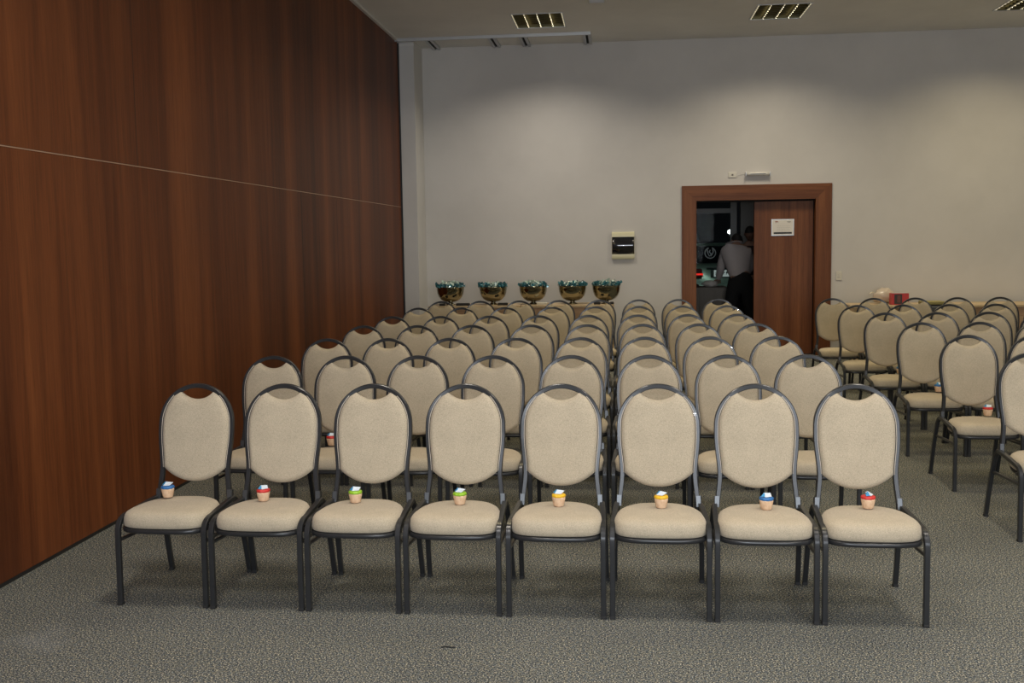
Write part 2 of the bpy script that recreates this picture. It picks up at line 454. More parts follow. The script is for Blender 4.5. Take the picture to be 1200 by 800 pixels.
# ------------------------------------------------------------------ chairs
FR = [(.745 + .185 * math.cos(q * PI / 24), .184 * math.sin(q * PI / 24)) for q in range(0, 12)] + [(.745, .184), (.70, .1845), (.657, .182), (.62, .178), (.58, .1735), (.542, .171),
      (.504, .173), (.46, .178), (.426, .1815), (.398, .1840)]   # (z, half width) of the frame's outer edge
def yback(z): return .105 + (z - .40) * .165 + .03 * max(0, (z - .40)) ** 2
def chair():
    root = empty('banquet_chair', (0, 0, 0))
    # back frame: flat oval tube following the outline
    side = []
    for (z, h) in FR: side.append((z, h))
    th = .0105
    pts = []
    for i, (z, h) in enumerate(side):
        z0, h0 = side[max(0, i - 1)]; z1, h1 = side[min(len(side) - 1, i + 1)]
        if i == 0: d = Vector((1, 0))
        else: d = Vector((h1 - h0, z1 - z0)).normalized()
        nrm = Vector((-d.y, d.x)) if i else Vector((0, 1))
        if i and nrm.x < 0: nrm = -nrm
        pts.append((h - nrm.x * th, z - nrm.y * th * (1 if nrm.y > 0 or i == 0 else 1)))
    path = [(-x, yback(z), z) for x, z in pts[::-1]] + [(x, yback(z), z) for x, z in pts[1:]]
    path = catmull(path, 3)
    b = MB(); P = path; prof = sq(.0105, .0115, .0028); k = len(prof); vs = []
    for i in range(len(P)):
        d = (P[min(i + 1, len(P) - 1)] - P[max(i - 1, 0)]).normalized()
        yv = Vector((0, 1, .0)); yv = (yv - d * yv.dot(d)).normalized(); sd = d.cross(yv).normalized()
        for (a_, c_) in prof: vs.append(P[i] + sd * a_ + yv * c_)
    fs = [(i * k + q, i * k + (q + 1) % k, (i + 1) * k + (q + 1) % k, (i + 1) * k + q) for i in range(len(P) - 1) for q in range(k)]
    fs += [list(range(k)), [(len(P) - 1) * k + q for q in range(k)]]
    b.add(vs, fs, False); b.build('back_frame', M['metal'], root)
    # backrest pad
    inner = []
    for (z, h) in FR:
        if .545 < z < .897: inner.append((h - .0195, z))
    right = []   # clockwise from top notch centre to bottom centre
    nz, ez, ex = .857, .8945, .083
    Rn = (ex ** 2 + (ez - nz) ** 2) / (2 * (ez - nz))
    for i in range(0, 9):
        t_ = i / 8; x = ex * t_; z = nz + Rn - math.sqrt(Rn ** 2 - x ** 2)
        right.append((x, z))
    for (h, z) in inner: 
        if z < .888: right.append((h, z))
    right.append((.1520, .541))
    Rb = (.152 ** 2 + .063 ** 2) / (2 * .063); amax = math.asin(.152 / Rb)
    for i in range(1, 11):
        a_ = amax * (1 - i / 10); right.append((Rb * math.sin(a_), .478 + Rb * (1 - math.cos(a_))))
    right = [Vector((x, z)) for x, z in right]
    outl = right + [Vector((-p.x, p.y)) for p in right[-2:0:-1]]
    cx = Vector((0, .69)); n = len(outl)
    rings = [1, .99, .97, .94, .90, .84, .76, .66, .54, .40, .25, .10]
    def dist(c):
        best = 9
        for q in range(n):
            a_, b_ = outl[q], outl[(q + 1) % n]; ab = b_ - a_; t_ = max(0, min(1, (c - a_).dot(ab) / max(ab.length_squared, 1e-9)))
            best = min(best, (c - a_ - ab * t_).length)
        return best
    p = MB(); vs = []
    for sgn in (1, -1):
        for s in rings:
            for q in outl:
                c = cx + (q - cx) * s; dd = dist(c) if s < 1 else 0
                bul = .72 * (1 - (1 - min(1, dd / .020)) ** 2.2) + .28 * (1 - (1 - min(1, dd / .15)) ** 2)
                y = yback(c.y) + (-.007 - .024 * bul if sgn == 1 else .006 + .010 * bul)
                vs.append((c.x, y, c.y))
        vs.append((0, yback(.69) + (-.031 if sgn == 1 else .016), .69))
    per = len(rings) * n + 1; fs = []
    for g_ in range(2):
        o = g_ * per
        for r_ in range(len(rings) - 1):
            for q in range(n):
                q2 = (q + 1) % n; fs.append((o + r_ * n + q, o + r_ * n + q2, o + (r_ + 1) * n + q2, o + (r_ + 1) * n + q))
        for q in range(n): fs.append((o + (len(rings) - 1) * n + q, o + (len(rings) - 1) * n + (q + 1) % n, o + per - 1))
    for q in range(n): fs.append((q, per + q, per + (q + 1) % n, (q + 1) % n))
    p.add(vs, fs, True); bk = p.build('backrest', M['fabric'], root)
    for s in (-1, 1):
        pp = [(s * (h - .0165), yback(z) - .0105, z) for (z, h) in FR if .541 < z < .890]
        MB().sweep(pp, circ(.0022, 6), up=(0, 1, 0)).build('piping', M['piping'], bk)
    # seat pad
    def seat_outline(k):
        out = []
        hw_f, hw_b, yf, yb_ = .194, .152, -.262, .112
        N = 56
        for i in range(N):
            a_ = 2 * PI * i / N; c_, s_ = math.cos(a_), math.sin(a_)
            e_ = 5.0 if s_ < 0 else 2.8
            r_ = (abs(c_) ** e_ + abs(s_) ** e_) ** (-1 / e_)
            x = r_ * c_; y = r_ * s_
            yy = (yf + yb_) / 2 + y * (yb_ - yf) / 2
            t_ = (y + 1) / 2; hw = hw_f + (hw_b - hw_f) * (t_ ** 1.6) + .010 * math.sin(t_ * PI)
            if y < 0: yy -= .012 * (1 - (x) ** 2) * abs(y)
            out.append((x * hw * k, (yf + yb_) / 2 + (yy - (yf + yb_) / 2) * k))
        return out
    lev = [(.955, .350), (.99, .354), (1.0, .366), (.995, .380), (.978, .395), (.94, .407), (.87, .415), (.72, .4205), (.45, .4235), (.2, .4245)]
    vs = []; N = 56
    for k_, z in lev:
        for (x, y) in seat_outline(k_): vs.append((x, y, z - .004 * (y + .07) / .19 * (1 if z > .36 else 0)))
    vs.append((0, -.07, .4245)); vs.append((0, -.07, .350))
    fs = []
    for r_ in range(len(lev) - 1):
        for q in range(N): fs.append((r_ * N + q, r_ * N + (q + 1) % N, (r_ + 1) * N + (q + 1) % N, (r_ + 1) * N + q))
    T = (len(lev) - 1) * N
    for q in range(N): fs.append((T + q, T + (q + 1) % N, len(vs) - 2)); fs.append(((q + 1) % N, q, len(vs) - 1))
    MB().add(vs, fs, True).build('seat', M['fabric'], root)
    # seat frame: dark pan under the pad and the tube around its front
    vs = []; 
    for z, k_ in ((.329, .95), (.3485, .985)):
        for (x, y) in seat_outline(k_): vs.append((x, y, z ))
    fs = [(q, (q + 1) % N, N + (q + 1) % N, N + q) for q in range(N)] + [list(range(N)), list(range(N, 2 * N))]
    MB().add(vs, fs).build('seat_frame', M['under'], root)
    so = seat_outline(1.0)
    fpts = [(x * .985, y * .99 + .0, .339 ) for (x, y) in so if y < -.19]
    fpts.sort(key=lambda q: q[0])
    fpts = [(-.192, -.165, .336)] + fpts + [(.192, -.165, .336)]
    MB().sweep(fpts, sq(.008, .009, .003)).build('front_rail', M['metal'], root)
    # legs, rails
    XG = .1990
    for s in (-1, 1):
        rail = [(s * .1815, .135, .392), (s * .1835, .110, .398), (s * .188, .05, .398), (s * .193, -.06, .392), (s * .1975, -.15, .387)]
        def tube(b_, path, a=.0112, c=.0112):
            b_.sweep(path, sq(a, c, .0026), up=(1, 0, 0), smooth=False); return b_
        tube(MB(), catmull(rail, 3)).build('side_rail', M['metal'], root)
        lf = catmull([(s * .1975, -.148, .387), (s * .1985, -.19, .384), (s * XG, -.222, .373), (s * XG, -.240, .350), (s * XG, -.246, .320), (s * XG, -.249, .2), (s * XG, -.252, .012)], 6)
        o = tube(MB(), lf).build('leg', M['metal'], root)
        MB().box(s * XG - .0118, s * XG + .0118, -.2655, -.2395, 0, .013, .002).build('foot_cap', M['rubber'], o)
        lr = catmull([(s * .182, .128, .394), (s * .184, .150, .378), (s * .188, .164, .345), (s * .193, .188, .26), (s * .197, .215, .15), (s * XG, .250, .012)], 3)
        o = tube(MB(), lr).build('leg', M['metal'], root)
        MB().box(s * XG - .0118, s * XG + .0118, .237, .263, 0, .013, .002).build('foot_cap', M['rubber'], o)
        tube(MB(), [(s * .1955, -.238, .292), (s * .192, -.03, .283), (s * .1885, .172, .270)], .007, .007).build('brace', M['metal'], root)
        sl = MB(); sl.sweep([(s * .1755, yback(.398) , .392), (s * .1745, yback(.44) + .001, .440)], sq(.0125, .0135, .003), up=(0, 1, 0), smooth=False)
        sl.build('joint_sleeve', M['sleeve'], root)
    return root

proto = chair()
ORD = ['first', 'second', 'third', 'fourth', 'fifth', 'sixth', 'seventh', 'eighth']
LROW = [ # (mean X of the row, Y of arch tops, slope, )
    (-.487, 4.715, -.006), (-.487, 5.925, -.008), (-.487, 7.045, -.004), (-.487, 8.15, -.010),
    (-.49, 9.19, -.006), (-.49, 10.40, -.008), (-.487, 11.55, -.008)]
LX = [[-2.003, -1.570, -1.15, -.71, -.27, .17, .60, 1.02], [-2.04, -1.60, -1.17, -.73, -.28, .16, .595, 1.03], [-2.02, -1.60, -1.17, -.71, -.27, .16, .595, 1.03],
      [-2.05, -1.61, -1.17, -.70, -.26, .17, .60, 1.03], [-2.04, -1.60, -1.16, -.72, -.28, .15, .58, 1.01], [-2.04, -1.595, -1.15, -.68, -.25, .18, .61, 1.04], [-2.0, -1.56, -1.12, -.68, -.23, .20, .63, 1.06]]
MINS = .431
def relax(xs, m_):
    xs = list(xs)
    for it in range(200):
        for i in range(len(xs) - 1):
            d = xs[i + 1] - xs[i]
            if d < m_: xs[i] -= (m_ - d) / 2; xs[i + 1] += (m_ - d) / 2
    return xs
RROW = [(2.245, 11.40, 6, -.012), (2.245, 10.23, 5, 0), (2.245, 9.16, 4, 0), (2.245, 8.09, 3, .004), (2.245, 7.03, 2, 0), (2.235, 5.94, 1, 0)]
rnd = random.Random(11)
chairs = []
ROWN = ['front', 'second', 'third', 'fourth', 'fifth', 'sixth', 'back']
used = False
def place(x, ytop, rz, label, group):
    global used
    if not used: c = proto; used = True
    else: c = copy_tree(proto)
    off = Vector((0, .200, 0)); off.rotate(Matrix.Rotation(rz, 3, 'Z').to_euler())
    c.location = (x - off.x, ytop - off.y, 0); c.rotation_euler = (0, 0, rz)
    tag(c, label, 'chair', group); return c
place_log = {}
for r_, (mx, yt, sl) in enumerate(LROW):
    xs = relax(LX[r_], MINS)
    for i, x in enumerate(xs):
        y = yt + sl * (i - 3.5)
        rz = -.012 + rnd.uniform(-.006, .006)
        if r_ == 0: rz = -.014
        if r_ == 0 and i == 0: x += .004; y += .010; rz = -.030
        pos = 'beside the wood wall' if i == 0 else ('on the aisle' if i == 7 else ORD[i] + ' from the wood wall')
        rown = ROWN[r_] + ' row'
        lab = 'beige round-backed chair ' + pos + ', ' + rown + ' of the left block'
        c = place(x, y, rz, lab, 'beige banquet chairs of the left block'); place_log[('L', r_, i)] = c
RN = ['back', 'sixth', 'fifth', 'fourth', 'third', 'second']
for r_, (x0, yt, n_, sl) in enumerate(RROW):
    for i in range(n_):
        x = x0 + .4235 * i
        rz = 0.0
        pos = 'on the aisle' if i == 0 else ORD[i] + ' from the aisle'
        lab = 'beige round-backed chair ' + pos + ', ' + RN[r_] + ' row of the right block'
        if r_ == 5: lab = 'beige round-backed chair cut by the right edge of the photo, nearest of the right block'
        c = place(x, yt + sl * i, rz, lab, 'beige banquet chairs of the right block'); place_log[('R', r_, i)] = c

# ------------------------------------------------------------------ little clay pots on the seats
potm = mat('clay_pot', (.74, .46, .30), .75); t = NT(potm); v = t.coords()
t.l(t.ramp(noise(t, v, 60, 3, .6), [(.35, (.68, .44, .27)), (.6, (.80, .57, .38))]), t.b.inputs['Base Color'])
COLS = {'blue': (.03, .16, .42), 'red': (.62, .035, .03), 'green': (.30, .55, .03), 'yellow': (.85, .50, .02)}
CM = {k: mat('rim_' + k, v_, .45) for k, v_ in COLS.items()}
tagm = mat('white_paper', (.72, .80, .88), .5); tagb = mat('blue_paper', (.05, .30, .55), .5)
def pot(color):
    r = empty('candy_pot', (0, 0, 0))
    MB().lathe([(.0205, 0), (.0225, .002), (.0285, .030), (.0292, .035), (.0292, .041), (.0265, .041)], n=24).build('pot_body', potm, r)
    fn = lambda q, z, a: (q * (1 + .05 * math.sin(a * 9)), z)
    MB().lathe([(.0262, .0412), (.0292, .0415), (.0300, .047), (.0275, .0525), (.018, .0545), (.002, .055)], n=36, fn=fn).build('filling', CM[color], r)
    # folded paper tag standing in the filling
    a = MB()
    a.add([(-.016, -.014, .0555), (.014, -.018, .0565), (.025, .006, .066), (-.008, .010, .069), (-.016, -.014, .0563), (.014, -.018, .0573), (.025, .006, .0668), (-.008, .010, .0698)],
          [(0, 1, 2, 3), (4, 7, 6, 5), (0, 4, 5, 1), (1, 5, 6, 2), (2, 6, 7, 3), (3, 7, 4, 0)])
    a.build('paper_tag', tagm, r)
    a = MB(); a.add([(-.010, .011, .063), (-.026, .004, .0565), (-.014, -.010, .0565), (-.009, .001, .074)], [(0, 1, 2), (0, 2, 3), (0, 3, 1), (1, 3, 2)]); a.build('paper_fold', tagb, r)
    return r
protos = {}
def put_pot(key, color, dx, dy, lab, rz):
    if color not in protos: c = protos[color] = pot(color)
    else: c = copy_tree(protos[color])
    ch = place_log[key]; o = Vector((dx, dy, 0)); o.rotate(ch.rotation_euler)
    c.location = (ch.location.x + o.x, ch.location.y + o.y, .4255 + .004 * (dy + .07) / .1); c.rotation_euler = (0, 0, rz)
    tag(c, lab, 'cup', 'clay candy pots on the seats')
rowcol = ['blue', 'red', 'green', 'green', 'yellow', 'yellow', 'blue', 'red']
px_x = [-2.086, -1.615, -1.185, -.711, -.273, .170, .613, 1.041]; px_y = [4.547, 4.502, 4.489, 4.478, 4.466, 4.456, 4.446, 4.478]
who = ['on the seat beside the wood wall, front row', 'on the second seat of the front row', 'on the third seat of the front row', 'on the fourth seat of the front row',
       'on the fifth seat of the front row', 'on the sixth seat of the front row', 'on the seventh seat of the front row', 'on the front row seat by the aisle']
for i in range(8):
    ch = place_log[('L', 0, i)]; d = Vector((px_x[i] - ch.location.x, px_y[i] - ch.location.y, 0)); d.rotate(Matrix.Rotation(-ch.rotation_euler.z, 3, 'Z').to_euler())
    put_pot(('L', 0, i), rowcol[i], d.x, min(d.y, .03), 'clay pot with %s filling and paper tag %s' % (rowcol[i], who[i].replace('on the seat', 'on seat') if i == 0 else who[i]), [0.1, .9, .3, -.2, -.1, -.5, .5, 1.2][i])
put_pot(('L', 1, 1), 'red', -.055, .04, 'small clay pot with red filling on a second row seat near the wood wall', .3)
put_pot(('R', 4, 0), 'red', .078, .02, 'small clay pot with red filling, nearest one of the right block', .1)
put_pot(('R', 3, 0), 'blue', .085, .02, 'small clay pot with blue filling, right block fourth row aisle seat', .7)
put_pot(('R', 2, 0), 'blue', .085, .02, 'small clay pot with blue filling, right block fifth row aisle seat', .3)
put_pot(('R', 1, 0), 'red', .10, .03, 'small clay pot, right block sixth row aisle seat', 1.3)
put_pot(('R', 0, 0), 'red', .10, .04, 'small clay pot, right block back row aisle seat', -.4)
put_pot(('R', 3, 1), 'yellow', .02, .03, 'small clay pot half hidden, second seat of the right block fourth row', .4)

# ------------------------------------------------------------------ tables along the back wall
def table(x0, x1, y0, y1, z, label, group, panel=True):
    r = empty('side_table', ((x0 + x1) / 2, (y0 + y1) / 2, 0)); hx, hy = (x1 - x0) / 2, (y1 - y0) / 2
    MB().box(-hx, hx, -hy, hy, z - .03, z, .004).build('tabletop', M['tabletop'], r)
    MB().box(-hx + .03, hx - .07, -hy + .02, -hy + .04, .06, z - .0305, .002).build('front_panel', M['tablewood'], r)
    for s in (-1, 1):
        xa = s * (hx - .035)
        MB().box(xa - .034, xa + .034, -hy + .015, hy - .03, 0, z - .0305, .003).build('end_panel', M['tabletop'], r)
    tag(r, label, 'table', group); return r
TZ = .775
table(-2.45, -1.272, 13.16, 13.74, TZ, 'light wood table under the two leftmost gold bowls', 'light wood tables at the back wall')
table(-1.262, -.082, 13.16, 13.74, TZ, 'light wood table under the three gold bowls nearest the doorway', 'light wood tables at the back wall')
RZ = .705
rt = [(2.93, 4.20, 'light wood table right of the doorway under the red box'), (4.21, 5.48, 'light wood table at the back wall, at the right edge of the photo')]
for a_, b_, lab in rt: table(a_, b_, 13.55, 14.25, RZ, lab, 'light wood tables at the back wall')

# bowls
bowlm = mat('gold_metal', (.31, .29, .21), .08, 1.0); darkm = mat('dark_bronze', (.10, .085, .05), .25, .9)
def bowl():
    r = empty('footed_bowl', (0, 0, 0))
    MB().lathe([(.062, 0), (.064, .006), (.040, .016), (.028, .026), (.030, .036), (.045, .040)], n=32).build('foot', bowlm, r)
    out = [(.030, .038), (.075, .044), (.115, .062), (.145, .092), (.160, .125), (.166, .155), (.168, .178), (.173, .184), (.171, .187), (.164, .184), (.160, .155), (.150, .120), (.130, .085), (.09, .06), (.01, .054)]
    out = [(a_ * 1.07, .038 + (b_ - .038) * 1.32) for a_, b_ in out]
    MB().lathe(out, n=48).build('bowl_body', bowlm, r)
    return r
teal = mat('teal_cellophane', (.05, .20, .24), .12, .15, coat=1.0, alpha=.85); whitec = mat('pale_cellophane', (.50, .62, .55), .2, coat=1.0)
def cello(seed):
    rr = random.Random(seed); r = empty('cellophane_bunch', (0, 0, 0))
    def crump(n, rmin, rmax, z0, z1, size):
        a = MB()
        for i in range(n):
            th = rr.uniform(0, 2 * PI); q = rr.uniform(rmin, rmax); c = Vector((q * math.cos(th), q * math.sin(th), rr.uniform(z0, z1)))
            k = rr.randint(5, 7); nv = Vector((rr.uniform(-1, 1), rr.uniform(-1, 1), rr.uniform(-.6, 1))).normalized()
            t1 = nv.orthogonal().normalized(); t2 = nv.cross(t1); s = size * rr.uniform(.6, 1.25)
            ring = [c + (t1 * math.cos(2 * PI * j / k) + t2 * math.sin(2 * PI * j / k)) * s * rr.uniform(.6, 1.2) + nv * s * rr.uniform(-.35, .35) for j in range(k)]
            o2 = [p + nv * .0012 for p in ring] + [c + nv * (s * .2 + .0012)]
            vs = ring + [c + nv * s * .2] + o2
            fs = [(j, (j + 1) % k, k) for j in range(k)] + [(k + 1 + (j + 1) % k, k + 1 + j, 2 * k + 1) for j in range(k)] + [(j, k + 1 + j, k + 1 + (j + 1) % k, (j + 1) % k) for j in range(k)]
            a.add(vs, fs)
        return a
    crump(105, .130, .186, .236, .276, .024).build('teal_fringe', teal, r)
    crump(60, .0, .125, .232, .276 + .02 * (seed % 2), .028).build('pale_heap', whitec, r)
    return r
boxc = [(-2.205, 'first', 'leftmost gold bowl'), (-1.644, 'second', 'second gold bowl from the left'), (-1.122, 'third', 'middle gold bowl'), (-.614, 'fourth', 'fourth gold bowl from the left'), (-.175 - .005, 'fifth', 'rightmost gold bowl')]
B0 = None
for i, (x, o_, nm) in enumerate(boxc):
    if B0 is None: b = B0 = bowl()
    else: b = copy_tree(B0)
    lift = 0.0
    b.location = (x, 13.46, TZ + .0005); b.rotation_euler = (0, 0, i * .4)
    tag(b, ['leftmost footed gold bowl on the back table', 'second footed gold bowl from the corner pillar', 'middle footed gold bowl of the five on the back tables',
            'fourth footed gold bowl from the corner pillar', 'rightmost footed gold bowl, at the table end near the doorway'][i], 'bowl', 'footed gold bowls')
    c = cello(i + 3); c.location = (x, 13.46, TZ + .0005)
    tag(c, ['teal crumpled cellophane filling the leftmost gold bowl', 'teal and pale cellophane heaped in the second gold bowl', 'pale cellophane heaped in the middle gold bowl',
            'teal cellophane ruffled in the fourth gold bowl', 'teal cellophane filling the rightmost gold bowl'][i], 'wrapping', 'cellophane in the gold bowls')
# small flat items beside the bowl feet
def flat_case(x0, x1, y, mt, label, cap=True):
    r = empty('flat_case', ((x0 + x1) / 2, y, TZ + .0005)); h = (x1 - x0) / 2
    MB().box(-h, h, -.035, .035, 0, .032, .005).build('case_body', mt, r)
    if cap: MB().box(h - .03, h + .003, -.0365, .0365, .006, .026, .003).build('case_clasp', M['rubber'], r)
    tag(r, label, 'case'); return r
flat_case(-2.10, -1.93, 13.26, M['rubber'], 'flat black case beside the foot of the leftmost gold bowl')
flat_case(-2.315, -2.245, 13.25, M['rubber'], 'small black case left of the leftmost bowl foot')
flat_case(-1.56, -1.435, 13.26, M['rubber'], 'flat black case beside the foot of the second gold bowl')
flat_case(-1.06, -.93, 13.26, mat('pale_case', (.62, .58, .48), .6), 'flat pale case beside the foot of the middle gold bowl', False)
flat_case(-.335, -.255, 13.25, M['rubber'], 'small black case left of the rightmost bowl foot')
flat_case(-.13, -.035 - .05, 13.26, M['rubber'], 'small black case right of the rightmost bowl foot')

# red box and plastic bag
r = empty('red_box', (3.545, 13.78, RZ + .0005), 0)
MB().box(-.105, .105, -.07, .07, 0, .145, .003).build('carton', mat('red_card', (.50, .045, .05), .45), r)
MB().box(-.075, .02, -.0725, -.0705, .012, .135).build('printed_photo', mat('dark_print', (.045, .04, .04), .35), r)
a = MB(); a.box(-.04, .0, -.0738, -.0726, .03, .12); a.build('print_figure', mat('brown_print', (.16, .06, .05), .4), r)
MB().box(-.09, .10, -.065, .065, .1455, .151, .002).build('lid_edge', mat('pale_card', (.45, .42, .42), .5), r)
tag(r, 'red printed carton standing on the table right of the doorway', 'box')
bm = bmesh.new(); bmesh.ops.create_icosphere(bm, subdivisions=3, radius=1); rb = random.Random(5)
for q in bm.verts:
    c = q.co; k = 1 + .13 * math.sin(7 * c.x + 3 * c.z) * math.cos(5 * c.z + 4 * c.y) + rb.uniform(-.03, .03)
    q.co = Vector((c.x * .15 * k * (1 - .25 * max(0, c.z)), c.y * .10 * k, (c.z * .105 * k + .10)))
    if q.co.z < 0.002: q.co.z = 0.002
bg = empty('plastic_bag', (3.42, 14.02, RZ + .0005)); a = MB(); a.bm(bm, True)
a.build('bag_body', mat('white_plastic', (.58, .49, .40), .35, coat=.3), bg)
a = MB(); a.sweep(catmull([(-.10, 0, .12), (-.15, 0, .15), (-.19, -.01, .13)]), sq(.012, .003, .001)); a.build('bag_handle', mat('bag_handle_plastic', (.72, .66, .52), .35), bg)
tag(bg, 'crumpled white plastic bag behind the red carton on the table', 'bag')
# grey bin with olive lid in front of the table
r = empty('storage_bin', (3.815, 13.32, 0))
a = MB(); vs = []
for z, s in ((0, .86), (.70, 1)):
    vs += [(-.115 * s, -.10 * s, z), (.115 * s, -.10 * s, z), (.115 * s, .10 * s, z), (-.115 * s, .10 * s, z)]
a.add(vs, [(0, 1, 2, 3), (4, 7, 6, 5), (0, 4, 5, 1), (1, 5, 6, 2), (2, 6, 7, 3), (3, 7, 4, 0)]); a.build('bin_body', mat('bin_grey', (.10, .11, .11), .5), r)
MB().box(-.118, .118, -.104, .104, .701, .716, .003).build('bin_rim', mat('bin_rim_grey', (.30, .31, .32), .4), r)
MB().box(-.122, .122, -.107, .107, .7165, .735, .003).build('lid_gap', M['black'], r)
MB().box(-.128, .128, -.112, .112, .7355, .775, .008).build('lid', mat('olive_lid', (.30, .26, .09), .5), r)
tag(r, 'grey bin with olive lid standing before the right-hand table', 'bin')

# thread on the carpet
a = MB(); a.sweep(catmull([(-.026, 0, .003), (-.009, .004, .004), (.009, .0, .004), (.028, .004, .003)]), circ(.0026, 6))
o = a.build('dark_thread', M['rubber']); o.location = (-.68, 3.90, 0)
tag(o, 'short dark thread lying on the carpet before the front row', 'thread')

# ------------------------------------------------------------------ lobby behind the doorway
LY = 17.5
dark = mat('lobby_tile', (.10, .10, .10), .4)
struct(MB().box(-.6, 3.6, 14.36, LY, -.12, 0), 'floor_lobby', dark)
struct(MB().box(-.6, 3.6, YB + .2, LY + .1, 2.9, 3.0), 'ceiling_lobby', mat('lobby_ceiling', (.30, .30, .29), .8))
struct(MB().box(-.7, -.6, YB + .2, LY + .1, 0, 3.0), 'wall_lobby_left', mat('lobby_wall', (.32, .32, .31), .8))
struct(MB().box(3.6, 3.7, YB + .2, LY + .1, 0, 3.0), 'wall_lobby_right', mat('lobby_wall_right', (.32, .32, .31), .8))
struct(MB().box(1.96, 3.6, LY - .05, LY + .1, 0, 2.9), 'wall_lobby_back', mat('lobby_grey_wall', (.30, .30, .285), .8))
wf = struct(MB().box(1.80, 1.90, LY - .04, LY + .06, 0, 2.9), 'window_1', mat('storefront_frame', (.30, .31, .30), .5))
a = MB(); a.box(-.6, 1.80, LY - .02, LY + .05, 2.00, 2.075); a.box(-.6, 1.80, LY - .02, LY + .05, 2.84, 2.9); a.box(-.6, 1.8, LY - .02, LY + .05, 0, .08); a.box(-.25, -.17, LY - .02, LY + .05, .08, 2.84)
a.build('window_frame', wf.data.materials[0], wf)
glass = bpy.data.materials.new('storefront_glass'); glass.use_nodes = True; nt = glass.node_tree
nt.nodes.clear(); outn = nt.nodes.new('ShaderNodeOutputMaterial'); mx_ = nt.nodes.new('ShaderNodeMixShader'); tr = nt.nodes.new('ShaderNodeBsdfTransparent'); gl = nt.nodes.new('ShaderNodeBsdfGlossy')
gl.inputs['Roughness'].default_value = .02; tr.inputs[0].default_value = (.88, .92, .90, 1); mx_.inputs[0].default_value = .002
nt.links.new(tr.outputs[0], mx_.inputs[1]); nt.links.new(gl.outputs[0], mx_.inputs[2]); nt.links.new(mx_.outputs[0], outn.inputs[0])
MB().box(-.17, 1.80, LY + .012, LY + .018, .08, 2.0).build('window_pane', glass, wf)
MB().box(-.17, 1.80, LY + .012, LY + .018, 2.075, 2.84).build('window_pane', glass, wf)
# round pale emblem sticker on the glass
st = empty('glass_emblem', (1.478, LY + .0105, 1.35)); a = MB(); n = 40; vs = []
for i in range(n):
    an = 2 * PI * i / n
    for rr_ in (.078, .094): 
        for yy in (0, -.0012): vs.append((rr_ * math.cos(an), yy, rr_ * math.sin(an)))
fs = []
for i in range(n):
    if 8 <= i <= 11: continue
    j = (i + 1) % n; A, B_ = i * 4, j * 4
    fs += [(A + 1, A + 3, B_ + 3, B_ + 1), (A, B_, B_ + 2, A + 2), (A, A + 1, B_ + 1, B_), (A + 2, B_ + 2, B_ + 3, A + 3)]
a.add(vs, fs); sm = mat('sticker_white', (.62, .70, .70), .5); a.build('emblem_ring', sm, st)
a = MB()
for pth in ([(-.045, .055), (-.040, .0), (-.010, -.055)], [(.040, .060), (.045, .01), (.008, -.055)], [(0, .05), (-.015, .015), (.012, -.012), (0, -.05)]):
    a.sweep(catmull([(x, -.0006, z) for x, z in pth]), sq(.0085, .0006, .0002), up=(0, 1, 0))
a.build('emblem_plume', sm, st)
tag(st, 'round pale emblem sticker on the lobby window glass', 'emblem')

# lobby table with cloth and things on it
r = empty('lobby_table', (1.30, 16.35, 0))
MB().box(-.62, .30, -.34, .34, .82, .845).build('tabletop', M['tabletop'], r)
for x in (-.58, .26):
    for y in (-.30, .30): MB().box(x - .018, x + .018, y - .018, y + .018, 0, .82).build('leg', M['metal'], r)
tag(r, 'long narrow lobby table under a grey cloth, seen through the doorway', 'table')
a = MB(); n = 90; vs = []
per = []
X0, X1, Y0, Y1 = .66, 1.62, 15.99, 16.71
def perim(t_):
    L_ = [X1 - X0, Y1 - Y0, X1 - X0, Y1 - Y0]; d = t_ * sum(L_)
    if d < L_[0]: return X0 + d, Y0, 0, -1
    d -= L_[0]
    if d < L_[1]: return X1, Y0 + d, 1, 0
    d -= L_[1]
    if d < L_[2]: return X1 - d, Y1, 0, 1
    d -= L_[2]; return X0, Y1 - d, -1, 0
for i in range(n):
    x, y, nx, ny = perim(i / n); wv = .014 * math.sin(i * 1.7) + .010 * math.sin(i * .9)
    vs += [(x, y, .8475), (x + nx * (.008 + wv * .3), y + ny * (.008 + wv * .3), .80), (x + nx * (.02 + wv), y + ny * (.02 + wv), .45), (x + nx * (.03 + wv * 1.4), y + ny * (.03 + wv * 1.4), .03)]
fs = [(i * 4 + k, ((i + 1) % n) * 4 + k, ((i + 1) % n) * 4 + k + 1, i * 4 + k + 1) for i in range(n) for k in range(3)] + [[i * 4 for i in range(n)]]
a.add(vs, fs); o = a.build('tablecloth', mat('grey_cloth', (.20, .185, .165), .9))
tag(o, 'grey brown cloth draped over the lobby table', 'tablecloth')
bm = bmesh.new(); bmesh.ops.create_icosphere(bm, subdivisions=3, radius=1)
for q in bm.verts:
    c = q.co; k = 1 + .15 * math.sin(6 * c.x + 3 * c.y) * math.cos(5 * c.z)
    q.co = Vector((c.x * .12 * k, c.y * .09 * k, max(.001, c.z * .055 * k + .045)))
a = MB(); a.bm(bm, True); o = a.build('white_bundle', mat('bundle_cloth', (.55, .52, .48), .8)); o.location = (1.37, 16.25, .849)
tag(o, 'crumpled white bundle on the lobby table beside the bending person', 'bundle')
a = MB(); a.lathe([(.075, 0), (.09, .01), (.085, .03), (.05, .05), (.015, .06)], n=24); o = a.build('dark_dish', mat('dish_dark', (.06, .05, .045), .4)); o.location = (1.11, 16.15, .849)
tag(o, 'dark covered dish on the lobby table left of the white bundle', 'dish')

